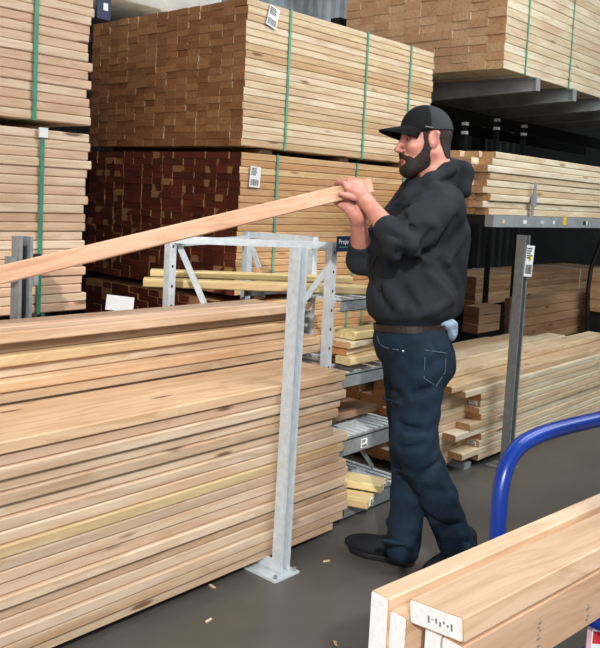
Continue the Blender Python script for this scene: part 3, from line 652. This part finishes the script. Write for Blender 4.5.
# ------------------------------------------------------------------ the man: signed distance shapes meshed with surface nets
def v3(*a): return np.array(a, float)
class SDF:
    def __init__(s, lo, hi, h):
        s.lo = np.array(lo, float); s.h = h; s.n = np.ceil((np.array(hi)-s.lo)/h).astype(int)+1
        g = [s.lo[i]+h*np.arange(s.n[i]) for i in range(3)]
        s.X, s.Y, s.Z = [a.astype(np.float32) for a in np.meshgrid(*g, indexing='ij')]; s.d = np.full(s.X.shape, 9., np.float32)
    def cap(s, a, b, ra, rb=None):
        rb = ra if rb is None else rb; a = np.array(a, float); ba = np.array(b, float)-a; L = max(ba@ba, 1e-9)
        px, py, pz = s.X-a[0], s.Y-a[1], s.Z-a[2]; t = np.clip((px*ba[0]+py*ba[1]+pz*ba[2])/L, 0, 1)
        return np.sqrt((px-t*ba[0])**2+(py-t*ba[1])**2+(pz-t*ba[2])**2)-(ra+(rb-ra)*t)
    def ell(s, c, r, ax=None):
        px, py, pz = s.X-c[0], s.Y-c[1], s.Z-c[2]
        if ax is not None: px, py, pz = [px*a[0]+py*a[1]+pz*a[2] for a in ax]
        k0 = np.sqrt((px/r[0])**2+(py/r[1])**2+(pz/r[2])**2); k1 = np.sqrt((px/r[0]**2)**2+(py/r[1]**2)**2+(pz/r[2]**2)**2)
        return k0*(k0-1)/np.maximum(k1, 1e-6)
    def half(s, p, n):
        n = np.array(n, float); n = n/np.linalg.norm(n); return (s.X-p[0])*n[0]+(s.Y-p[1])*n[1]+(s.Z-p[2])*n[2]
    @staticmethod
    def smin(a, b, k):
        h = np.maximum(k-np.abs(a-b), 0)/k; return np.minimum(a, b)-h*h*k*.25
    def u(s, d, k=.02): s.d = SDF.smin(s.d, d, k); return s
    def sub(s, d, k=.01): s.d = -SDF.smin(-s.d, d, k); return s
    def cut(s, d, k=.004): s.d = -SDF.smin(-s.d, -d, k); return s
    def mesh(s):
        d = s.d; ins = d < 0; nx, ny, nz = d.shape
        cnt = np.zeros((nx-1, ny-1, nz-1), np.int8); P = np.zeros((3,)+cnt.shape, np.float32)
        cs = [(i, j, k) for i in (0, 1) for j in (0, 1) for k in (0, 1)]
        sl = lambda c: (slice(c[0], nx-1+c[0]), slice(c[1], ny-1+c[1]), slice(c[2], nz-1+c[2]))
        for a in cs:
            for ax in range(3):
                if a[ax]: continue
                b = list(a); b[ax] = 1; da, db = d[sl(a)], d[sl(b)]; m = (da < 0) != (db < 0)
                t = np.where(m, da/np.where(m, da-db, 1), 0); cnt += m
                for q in range(3): P[q] += np.where(m, a[q]+(t if q == ax else 0), 0)
        act = cnt > 0; idx = -np.ones(cnt.shape, np.int64); idx[act] = np.arange(act.sum())
        I = np.argwhere(act); V = s.lo+s.h*(I+np.stack([P[q][act]/cnt[act] for q in range(3)], 1)); F = []
        for ax in range(3):
            a0 = [slice(0, None)]*3; a1 = [slice(0, None)]*3; a0[ax] = slice(0, -1); a1[ax] = slice(1, None)
            A = ins[tuple(a0)]; B = ins[tuple(a1)]; u_, w_ = [(1, 2), (2, 0), (0, 1)][ax]
            for flip, m in ((0, A & ~B), (1, ~A & B)):
                e = np.argwhere(m); ok = np.ones(len(e), bool)
                for q in (u_, w_): ok &= (e[:, q] > 0) & (e[:, q] < (d.shape[q]-1))
                e = e[ok]; q4 = []
                for du, dw in ((0, 0), (-1, 0), (-1, -1), (0, -1)):
                    c = e.copy(); c[:, u_] += du; c[:, w_] += dw; q4.append(idx[c[:, 0], c[:, 1], c[:, 2]])
                q4 = np.stack(q4, 1); F.append(q4[:, ::-1] if flip else q4)
        return V, np.concatenate(F)
def to_obj(name, parts, mat, parent, org=None, mats=None):
    """parts: list of (V, F, matindex)"""
    Vs = []; Fs = []; mi = []; b = 0
    for V, F, k in parts: Vs.append(V); Fs.append(F+b); mi += [k]*len(F); b += len(V)
    V = np.concatenate(Vs)-np.array(MAN); F = np.concatenate(Fs); me = bpy.data.meshes.new(name)
    me.vertices.add(len(V)); me.vertices.foreach_set('co', V.astype(np.float32).ravel())
    me.loops.add(F.size); me.loops.foreach_set('vertex_index', F.astype(np.int32).ravel())
    me.polygons.add(len(F)); me.polygons.foreach_set('loop_start', np.arange(0, F.size, 4, dtype=np.int32))
    me.polygons.foreach_set('material_index', np.array(mi, np.int32)); me.polygons.foreach_set('use_smooth', np.ones(len(F), bool))
    me.update(calc_edges=True); me.validate()
    return link(name, me, mats or [mat], parent)
D0 = 3.25
def Q(px, py, dz=0.): return atd(px, py, D0+dz)
MAN = tuple(on(2, 0, 418, 568)); MAN = (MAN[0], MAN[1], 0.)
man = empty('person', MAN)
tag(man, 'bearded man in black cap, charcoal hoodie and jeans lifting one end of a long board', 'person')
def bounds(pts, pad): a = np.array(pts); return a.min(0)-pad, a.max(0)+pad
# joints ------------------------------------------------------------
nSh, fSh = Q(441, 208, -.16), Q(412, 206, .17)
nEl, fEl = Q(399, 244, -.27), Q(362, 260, .10)
nWr, fWr = Q(363, 207, -.09), Q(352, 210, .03)
hipC, nHip, fHip = Q(414, 340, 0), Q(419, 352, -.085), Q(408, 350, .085)
nKn, fKn = Q(414, 442, -.10), Q(411, 446, .06)
nAn = on(2, .10, 458, 548); fAn = on(2, .10, 403, 548)
neck0, neck1 = Q(437, 190, 0), Q(428, 158, -.0)
# head frame: x forward, y to his left (towards the camera), z up
HO = Q(428, 141, .0); hx = -CR*.985-CF*.17; hx /= np.linalg.norm(hx); hz = CUP-hx*(CUP@hx)+hx*.03; hz /= np.linalg.norm(hz); hy = np.cross(hz, hx)
def Hd(x, y, z): return HO+hx*x+hy*y+hz*z
HA = (hx, hy, hz)
lo, hi = bounds([Hd(x, y, z) for x in (-.13, .17) for y in (-.12, .12) for z in (-.19, .15)], .0)
def head_field(lo, hi, h):
    s = SDF(lo, hi, h)
    s.d = s.ell(Hd(.0, 0, .030), (.094, .077, .098), HA)
    s.u(s.ell(Hd(.035, 0, -.045), (.066, .060, .082), HA), .04)
    s.u(s.ell(Hd(.075, 0, -.105), (.030, .034, .028), HA), .04)         # chin
    for y in (-1, 1):
        s.u(s.cap(Hd(.005, y*.056, -.055), Hd(.07, y*.024, -.112), .018, .016), .03)   # jaw
        s.u(s.ell(Hd(.070, y*.043, -.030), (.026, .022, .022), HA), .025)       # cheek bone
        s.u(s.cap(Hd(.094, y*.012, .024), Hd(.074, y*.048, .020), .010, .009), .018)   # brow
        s.sub(s.ell(Hd(.098, y*.031, .003), (.015, .017, .010), HA), .014)      # eye socket
    s.u(s.cap(Hd(.100, 0, .010), Hd(.126, 0, -.034), .008, .011), .014)         # nose
    s.u(s.ell(Hd(.128, 0, -.040), (.012, .012, .009), HA), .008)
    for y in (-1, 1): s.u(s.ell(Hd(.114, y*.013, -.043), (.010, .008, .008), HA), .008)
    s.u(s.ell(Hd(.094, 0, -.078), (.018, .030, .020), HA), .016)                # mouth
    s.u(s.cap(neck0, Hd(-.02, 0, -.06), .068, .062), .03)
    return s
s = head_field(lo, hi, .0032); base = s.d.copy()
for y in (-1, 1):   # ears
    e = SDF.smin(s.ell(Hd(.004, y*.080, -.004), (.022, .008, .033), HA), s.cap(Hd(.008, y*.074, -.030), Hd(-.010, y*.088, .018), .006, .010), .012)
    e = -SDF.smin(-e, s.ell(Hd(.008, y*.093, .002), (.012, .009, .020), HA), .006); s.u(e, .008)
parts = [s.mesh()+(0,)]
# hidden body under the clothes plus arms
lo2, hi2 = bounds([nSh, fSh, hipC, neck0], .16); s2 = SDF(lo2, hi2, .012)
s2.d = s2.cap(Q(418, 305), Q(430, 225), .09, .12); s2.u(s2.cap(nSh, fSh, .06), .05); s2.u(s2.cap(neck0, neck1, .062), .04); parts.append(s2.mesh()+(0,))
# hands: palm, fingers -------------------------------------------------
GE = Q(370, 186, -.03); G0 = np.array(Q(0, 275, -.66)); gd = (G0-GE)/np.linalg.norm(G0-GE)     # held board: end and direction
gup = CUP-gd*(CUP@gd); gup /= np.linalg.norm(gup); gn = np.cross(gd, gup)   # across the board
if gn@CF > 0: gn = -gn                                                      # gn: towards the camera
def G(a, n, u): return GE+gd*a+gn*n+gup*u      # a along from the end, n towards camera, u up
GW, GH = .038, .058
def hand(wr, el, kn, fing, thumb, rad=.0098):
    """kn: four knuckle points; fing: list of chains; thumb chain"""
    allp = [wr, el]+[p for c in fing for p in c]+list(kn)+list(thumb)
    lo, hi = bounds(allp, .035); s = SDF(lo, hi, .0034)
    s.d = s.cap(wr, el, .029, .043)
    mid = (kn[1]+kn[2])/2; s.u(s.cap(wr, wr*.5+mid*.5, .026, .028), .02)
    for k, q in enumerate(kn): s.u(s.cap(wr+(q-wr)*.25, q, .016, .0125), .014)
    s.u(s.cap(wr+(mid-wr)*.4, mid, .019, .015), .012)
    d = None
    for i, (q, ch) in enumerate(zip(kn, fing)):
        r = rad*(1, 1.03, .98, .86)[i]; pts = [q]+list(ch)
        for a, b, ra, rb in zip(pts[:-1], pts[1:], (1.12, 1., .92), (1., .92, .82)):
            c = s.cap(a, b, r*ra, r*rb); d = c if d is None else np.minimum(d, c)
    s.u(d, .005); pts = list(thumb)
    for a, b, ra, rb in zip(pts[:-1], pts[1:], (.017, .0125, .0115), (.0125, .0115, .0095)): s.u(s.cap(a, b, ra, rb), .006)
    return s.mesh()+(0,)
# near (left) hand: comes from the camera side, lies over the near face, fingers run over the top
kn = [G(.062+.020*i, GW/2+.018-.002*abs(i-1), .026-.004*i) for i in (3, 2, 1, 0)]
fg = []
for i, q in zip((3, 2, 1, 0), kn):
    a = .066+.0205*i; fg.append([G(a+.004, GW/2+.010, GH/2+.006), G(a+.006, -.004, GH/2+.014), G(a+.006, -.026, GH/2+.008)])
nW = G(.060, GW/2+.030, -.055)+0
nWr = nW
th_ = [nW+(kn[3]-nW)*.25, G(.105, GW/2+.020, -.028), G(.135, GW/2+.012, -.012), G(.155, GW/2+.010, -.002)]
parts.append(hand(nWr, nEl+(nWr-nEl)*.28, kn, fg, th_))
# far (right) hand: from below, palm under the board, fingers up the far side
kn = [G(.085+.020*i, -.006, -GH/2-.016) for i in (3, 2, 1, 0)]
fg = []
for i in (3, 2, 1, 0):
    a = .087+.0205*i; fg.append([G(a, -GW/2-.010, -GH/2-.004), G(a, -GW/2-.012, .004), G(a, -GW/2-.011, .026)])
fWr = G(.085, .004, -GH/2-.078)
th_ = [fWr+(kn[3]-fWr)*.3, G(.075, GW/2+.006, -GH/2-.022), G(.085, GW/2+.012, -GH/2+.004), G(.092, GW/2+.012, -.010)]
parts.append(hand(fWr, fEl+(fWr-fEl)*.25, kn, fg, th_))
to_obj('body', parts, M['skin'], man)
# beard, sideburn, back hair, eyebrows
s.d = base.copy()
reg = None
for y in (-1, 1):
    for a, b, r0, r1 in ((Hd(.030, y*.070, .035), Hd(.022, y*.064, -.030), .014, .018), (Hd(.022, y*.062, -.030), Hd(.040, y*.05, -.085), .019, .030),
                         (Hd(.040, y*.046, -.085), Hd(.085, y*.018, -.118), .032, .032), (Hd(.115, y*.004, -.060), Hd(.090, y*.036, -.082), .0085, .012), (Hd(.09, y*.034, -.08), Hd(.082, y*.034, -.11), .013, .02)):
        c = s.cap(a, b, r0, r1); reg = c if reg is None else SDF.smin(reg, c, .008)
    c = s.cap(Hd(-.045, y*.060, .02), Hd(-.060, y*.04, -.050), .030, .026); reg = np.minimum(reg, c)
    c = s.cap(Hd(.103, y*.012, .023), Hd(.088, y*.044, .024), .0042, .0035); reg = np.minimum(reg, c)
reg = np.minimum(reg, s.cap(Hd(.100, 0, -.098), Hd(.092, 0, -.130), .010, .026))
reg = np.minimum(reg, s.cap(Hd(-.07, 0, .02), Hd(-.075, 0, -.05), .045, .035))
noise = .0018*np.sin(s.X*430+np.sin(s.Z*300)*2)*np.sin(s.Y*410)*np.sin(s.Z*390)
thick = .0045+.008*np.exp(-(s.ell(Hd(.085, 0, -.125), (.03, .03, .03), HA)/.03).clip(0, 4)**2)
s.d = np.maximum(base-thick+noise, reg+noise)
to_obj('hair', [s.mesh()+(0,)], M['hair'], man)
s.d = np.maximum(s.ell(Hd(.107, 0, -.0835), (.014, .024, .0065), HA), 0*s.d-1); to_obj('lips', [s.mesh()+(0,)], M['lip'], man)
def sphere(name, c, r, mat, parent):
    me = bpy.data.meshes.new(name); bm = bmesh.new(); bmesh.ops.create_uvsphere(bm, u_segments=16, v_segments=10, radius=r); bm.to_mesh(me); bm.free()
    me.polygons.foreach_set('use_smooth', [True]*len(me.polygons)); return link(name, me, [mat], parent, tuple(np.array(c)-np.array(MAN)))
for y in (-1, 1):
    e_ = sphere('eye', Hd(.0850, y*.030, .001), .0115, M['eye'], man); sphere('iris', Hd(.0925, y*.0325, .0005)-0, .0058, M['iris'], man)
    m = MB(); m.tube([tuple(Hd(.0865+.009*math.cos(t), y*(.030+.0125*math.sin(t)), .0065)-np.array(MAN)) for t in np.linspace(-1.1, 1.3, 7)], .0036, 8); m.build('eyelid', M['skin'], man, True)
# cap ----------------------------------------------------------------
loc_, hic = bounds([Hd(x, y, z) for x in (-.14, .14) for y in (-.12, .12) for z in (-.03, .17)], .0)
s = SDF(loc_, hic, .0032)
dome = SDF.smin(s.ell(Hd(.002, 0, .034), (.104, .088, .104), HA), s.ell(Hd(.03, 0, .055), (.070, .072, .075), HA), .03)
s.d = dome.copy(); s.cut(-s.half(Hd(0, 0, .030), hz*1+hx*.04), .006)
fr = s.half(Hd(.012, 0, 0), hx*1-hz*.15)
V, F = s.mesh(); cen = V[F].mean(1); fm = ((cen-Hd(.012, 0, .08))@(hx+hz*.05) > 0).astype(int)
cap = to_obj('cap', [(V, F[fm == 0], 0), (V, F[fm == 1], 1)], None, man, mats=[M['capgrey'], M['cap']])
nu, nv = 20, 10; v = []; f = []
for sgn in (1, -1):
    for j in range(nv+1):
        for i in range(nu+1):
            uu = -1+2*i/nu; t = j/nv; ang = uu*1.22
            rx = .092+(.104*(1-.10*uu*uu))*t; x = rx*math.cos(ang)*(1-.0*t)+.004; y = (.080+.006*math.sin(t*math.pi))*math.sin(ang)*(1.0-.06*t)
            z = .053-.010*t-.036*(abs(uu)**2.0)*(.04+.96*t)-.006*t*t+sgn*.0026
            v.append(tuple(Hd(x, y, z)-np.array(MAN)))
n1 = (nu+1)*(nv+1)
for j in range(nv):
    for i in range(nu):
        a = j*(nu+1)+i; f += [(a, a+1, a+nu+2, a+nu+1), (n1+a, n1+a+nu+1, n1+a+nu+2, n1+a+1)]
for i in range(nu): a = nv*(nu+1)+i; f += [(a, a+1, n1+a+1, n1+a)]
for j in range(nv): a = j*(nu+1); f += [(a, a+nu+1, n1+a+nu+1, n1+a)]; a += nu; f += [(a, n1+a, n1+a+nu+1, a+nu+1)]
m = MB(); m.add(v, f); m.build('visor', M['cap'], cap, True)
m = MB(); p0 = Hd(.040, .083, .044); p1 = Hd(.008, .093, .038)
m.bar(p0-np.array(MAN), p1-np.array(MAN), .003, .007, up=tuple(hz)); m.build('side_emblem', M['ink'], cap)
m = MB()
for i in range(6): c = p0+(p1-p0)*(.12+.15*i)+hy*.002; m.bar(c-np.array(MAN), c+(p1-p0)*.09-np.array(MAN), .003, .0022, up=tuple(hz))
m.build('emblem_print', M['galv2'], cap)
# hoodie ----------------------------------------------------------------
lo, hi = bounds([Q(350, 160, -.4), Q(480, 335, .28), Q(350, 335, .28), Q(480, 160, -.4)], .02); s = SDF(lo, hi, .0062)
up = CUP; side = -CF   # side: towards the camera
BA = (-CR, side, CUP)  # forward, side, up
s.d = s.ell(Q(411, 296), (.178, .200, .150), BA); s.u(s.ell(Q(411, 308), (.165, .185, .110), BA), .03)
s.u(s.ell(Q(414, 262), (.170, .195, .150), BA), .05)
s.u(s.ell(Q(424, 225), (.150, .200, .140), BA), .06)
s.u(s.cap(Q(449, 236, -.05), Q(440, 300, 0), .085, .09), .05)
s.u(s.cap(Q(441, 207, -.10), Q(420, 204, .12), .085, .085), .05)
s.u(s.cap(nSh, nSh*.45+nEl*.55, .086, .076), .05); s.u(s.cap(nSh*.45+nEl*.55, nEl, .076, .062), .03)
nCf = nEl+(nWr-nEl)*.42; s.u(s.cap(nEl, nCf, .062, .050), .02)
s.u(s.cap(fSh, fEl, .085, .062), .05); fCf = fEl+(fWr-fEl)*.36; s.u(s.cap(fEl, fCf, .060, .048), .02)
# hood lying on the shoulders and collar
s.u(s.cap(Q(446, 163, .05), Q(464, 172, -.02), .030, .036), .02); s.u(s.cap(Q(464, 172, -.02), Q(464, 192, -.06), .038, .026), .02)
s.u(s.cap(Q(462, 175, .06), Q(456, 195, .08), .036, .03), .02)
s.u(s.cap(Q(452, 168, -.075), Q(430, 180, -.105), .024, .026), .018); s.u(s.cap(Q(430, 180, -.105), Q(408, 196, -.08), .026, .024), .018)
s.u(s.cap(Q(408, 196, -.08), Q(397, 212, -.02), .024, .02), .02); s.u(s.cap(Q(420, 172, .10), Q(402, 194, .06), .028, .024), .02)
s.u(s.cap(Q(440, 178, 0), Q(430, 195, 0), .075, .10), .03)
s.sub(s.cap(Hd(-.01, 0, -.05), Q(430, 172, 0), .070, .062), .012)
# folds
def fold(a, b, r=.010, k=.022, out=True):
    c = s.cap(a, b, r, r*.6); (s.u if out else s.sub)(c, k)
def surf_pt(px, py):   # first point of the garment along a photo ray
    ts = np.arange(D0-.5, D0+.3, .004); P = CAMP+np.outer(ts, ray(px, py)); I = np.round((P-s.lo)/s.h).astype(int)
    ok = ((I >= 0) & (I < s.n)).all(1); dd = np.where(ok, s.d[tuple(np.clip(I, 0, s.n-1).T)], 9); k = np.argmax(dd < 0) if (dd < 0).any() else None
    return P[k] if k is not None else Q(px, py, -.2)
for (a, b, r, o) in (((404, 249), (406, 268), .010, False), ((398, 250), (392, 262), .009, False), ((412, 246), (424, 262), .010, True), ((388, 240), (396, 252), .008, True),
                     ((385, 232), (402, 240), .007, False), ((402, 215), (415, 232), .008, False), ((410, 205), (425, 222), .008, True), ((432, 232), (420, 252), .011, False),
                     ((455, 220), (436, 246), .010, False), ((465, 232), (448, 262), .010, True), ((430, 275), (452, 300), .009, True), ((440, 262), (458, 290), .008, False),
                     ((385, 285), (400, 308), .008, True), ((378, 292), (390, 312), .008, False), ((405, 290), (420, 312), .008, False), ((445, 305), (425, 314), .008, True)):
    fold(surf_pt(*a), surf_pt(*b), r, .03, o)
# hem rib, cuffs
hemN = Q(411, 317)-Q(414, 300); hem0 = Q(412, 311, 0)
wob = .003*np.sin((s.X*60)+(s.Z*35))*np.sin(s.Y*50+s.Z*20); s.d = s.d+wob
s.cut(s.half(Q(411, 329.0), -CUP+CR*.02), .006)
band = np.abs(s.half(Q(411, 321), CUP))-.025; s.d = np.where(band < 0, s.d+.006*np.clip(-band/.02, 0, 1), s.d)
s.cut(np.where(s.cap(nEl, nWr, .12) < 0, s.half(nCf, nWr-nEl), -1), .004)
s.cut(np.where(s.cap(fCf, fWr, .075) < 0, s.half(fCf+(fWr-fCf)*.10, fWr-fEl), -1), .004)
hood = to_obj('hoodie', [s.mesh()+(0,)], M['hoodie'], man)
# pocket opening: dark curved welt on the visible side
pk = [surf_pt(*q)+side*.001 for q in ((377, 257), (373.5, 265), (372.5, 274), (375, 284), (380, 292))]
m = MB(); m.tube([tuple(p-np.array(MAN)) for p in pk], [.002, .004, .0048, .004, .002], 8); m.build('pocket_edge', M['cap'], hood, True)
for a, b, r in ((nEl, nWr, .047), (fEl, fWr, .044)):
    c = a+(b-a)*(.42 if a is nEl else .385); dd_ = (b-a)/np.linalg.norm(b-a); m = MB()
    m.tube([tuple(c-dd_*.030-np.array(MAN)), tuple(c-dd_*.02-np.array(MAN)), tuple(c-dd_*.002-np.array(MAN)), tuple(c+dd_*.004-np.array(MAN))], [r*1.04, r*1.12, r*1.08, r*1.0], 20); m.build('cuff', M['hoodie'], hood, True)
# jeans ------------------------------------------------------------------
lo, hi = bounds([Q(360, 318, -.25), Q(480, 318, .22), Q(360, 560, .25), Q(485, 560, -.22), nAn, fAn], .03); lo[2] = max(lo[2], .0); s = SDF(lo, hi, .0068)
s.d = s.ell(Q(411, 340), (.150, .170, .14), BA)
s.u(s.ell(Q(424, 362, 0), (.125, .165, .12), BA), .04)
def leg(hp_, kn_, an, r0, r1, r2, r3):
    mid = (kn_+an)/2+CR*.006; s.u(s.cap(hp_, kn_, r0, r1), .03); s.u(s.cap(kn_, mid, r1, r2), .03); s.u(s.cap(mid, an+v3(0, 0, .0), r2, r3), .02)
sv = s.d; s.d = np.full_like(sv, 9.)
leg(nHip, nKn, nAn, .112, .086, .072, .070); nl = s.d; s.d = np.full_like(sv, 9.)
leg(fHip, fKn, fAn, .112, .082, .068, .066); fl = s.d; s.d = sv
s.d = SDF.smin(SDF.smin(sv, nl, .03), fl, .02)
for (a, b, r, o) in (((385, 380), (398, 392), .008, False), ((383, 398), (400, 404), .007, True), ((412, 395), (432, 388), .008, False), ((400, 425), (420, 430), .008, False), ((405, 435), (425, 437), .007, True),
                     ((400, 448), (422, 446), .007, False), ((395, 470), (410, 474), .007, True), ((388, 522), (410, 530), .010, True), ((386, 532), (414, 536), .008, False), ((384, 541), (414, 546), .009, True),
                     ((432, 520), (460, 524), .007, False), ((436, 530), (462, 536), .009, True), ((436, 540), (468, 542), .007, False), ((425, 480), (445, 486), .006, True), ((428, 470), (440, 460), .006, False)):
    fold(surf_pt(*a), surf_pt(*b), r, .026, o)
s.d = s.d+.002*np.sin(s.Z*75+np.sin(s.X*30)*2)*np.sin(s.X*33+s.Y*41)
for an, nn in ((nAn, 0), (fAn, 1)):
    r_ = s.cap(an+v3(0, 0, -.12), an+v3(0, 0, .02), .13); s.cut(np.where(r_ < 0, -(s.Z-.062), -1), .005)
s.cut(s.half(Q(411, 321), CUP), .004)
jeans = to_obj('jeans', [s.mesh()+(0,)], M['denim'], man)
# seams, pockets as thin stitched lines
def line(pts, r, mat, name, parent, off=.001):
    P = [surf_pt(a[0]+(b[0]-a[0])*t, a[1]+(b[1]-a[1])*t)-CF*(off+.0025) for a, b in zip(pts[:-1], pts[1:]) for t in (0, .25, .5, .75)]; m = MB(); m.tube([tuple(p-np.array(MAN)) for p in P], r, 6); return m.build(name, mat, parent, True)
M['stitch'] = plain('stitching', '#5a6a78', .8)
line([(377, 336), (379, 343), (384, 347), (392, 349), (401, 350)], .0014, M['stitch'], 'front_pocket_seam', jeans)
line([(425, 350), (446, 353), (445, 372), (436, 386), (424, 378), (425, 350)], .0012, M['stitch'], 'back_pocket_seam', jeans)
sphere('rivet', surf_pt(403, 351)-CF*.001, .004, M['galv'], jeans)
# belt
m = MB(); cN = Q(411, 326.5); ring = []
for i in range(49):
    a = 2*math.pi*i/48; ring.append(cN+(-CR)*.146*math.cos(a)+side*.166*math.sin(a))
for i in range(48):
    a_, b_ = ring[i]-np.array(MAN), ring[i+1]-np.array(MAN); m.bar(tuple(a_), tuple(b_), .006, .026, up=tuple(CUP))
m.build('belt', M['belt'], man)
m = MB(); p = surf_pt(399, 331); m.bar(tuple(p-CUP*.022-CF*.008-np.array(MAN)), tuple(p+CUP*.022-CF*.008-np.array(MAN)), .004, .011, up=tuple(CR)); m.build('belt_loop', M['denim'], jeans)
# shirt tail
lo, hi = bounds([Q(432, 312, -.16), Q(460, 350, .05), Q(432, 350, .05), Q(460, 312, -.16)], .01); s = SDF(lo, hi, .004)
s.d = s.ell(Q(447, 324, -.075), (.040, .030, .022), BA); s.u(s.ell(Q(452, 332, -.06), (.020, .034, .036), BA), .02)
s.d = s.d+.002*np.sin(s.X*150+s.Z*90)
to_obj('shirt_tail', [s.mesh()+(0,)], M['shirt'], man)
# shoes
def shoe(heel, toe):
    d = toe-heel; d[2] = 0; L = np.linalg.norm(d); d /= L; sd_ = np.array([-d[1], d[0], 0]); ax_ = (d, sd_, Zv)
    lo, hi = bounds([heel-d*.03, toe+d*.03, heel+v3(0, 0, .14)], .07); lo[2] = 0; s = SDF(lo, hi, .004)
    p = lambda a, b, c: heel+d*a+sd_*b+v3(0, 0, c)
    s.d = s.ell(p(.05, 0, .055), (.058, .040, .055), ax_); s.u(s.ell(p(L-.085, 0, .038), (.092, .049, .036), ax_), .03)
    s.u(s.cap(p(.07, 0, .075), p(L-.09, 0, .040), .042, .034), .03); s.u(s.cap(p(.05, 0, .06), p(.055, 0, .12), .042, .045), .02)
    s.d = np.maximum(s.d, .022-s.Z); A = s.mesh()
    s.d = SDF.smin(s.cap(p(.045, 0, .02), p(L-.10, 0, .02), .040, .046), s.cap(p(L-.10, 0, .02), p(L-.06, 0, .02), .049, .045), .03)
    s.d = np.maximum(np.maximum(s.d, s.Z-.026), .002-s.Z); Bm = s.mesh()
    o = to_obj('shoe', [A+(0,)], M['shoe'], man); to_obj('sole', [Bm+(0,)], M['sole'], o)
    m = MB()
    for i in range(5):
        c = p(.105+.022*i, 0, .118-.0135*i); m.tube([tuple(c-sd_*.028-v3(0, 0, .008)-np.array(MAN)), tuple(c-np.array(MAN)), tuple(c+sd_*.028-v3(0, 0, .008)-np.array(MAN))], .0028, 6)
    m.build('laces', M['ink'], o, True)
h1 = on(2, 0, 411, 566); t1 = on(2, 0, 349, 549); dd_ = (t1-h1); dd_ = dd_/np.linalg.norm(dd_); shoe(h1-dd_*.02+dd_*.0, h1+dd_*.285)
h2 = on(2, 0, 472, 562); t2 = on(2, 0, 432, 580); dd_ = (t2-h2); dd_ = dd_/np.linalg.norm(dd_); shoe(h2, h2+dd_*.295)
# the held board
gl = 2.0; X_ = Vector(gd); Y_ = Vector(gn); Z_ = X_.cross(Y_)
o = board(gl, GW, GH, 'held', (0, 0, 0)); 
if Z_.dot(Vector(gup)) < 0: Y_ = -Y_; Z_ = -Z_
R = Matrix((X_, Y_, Z_)).transposed().to_4x4(); o.matrix_world = Matrix.Translation(Vector(GE)-Y_*GW/2-Z_*GH/2)@R
o.name = 'lumber_board'; tag(o, 'long reddish board held up in both hands by the man', 'board')
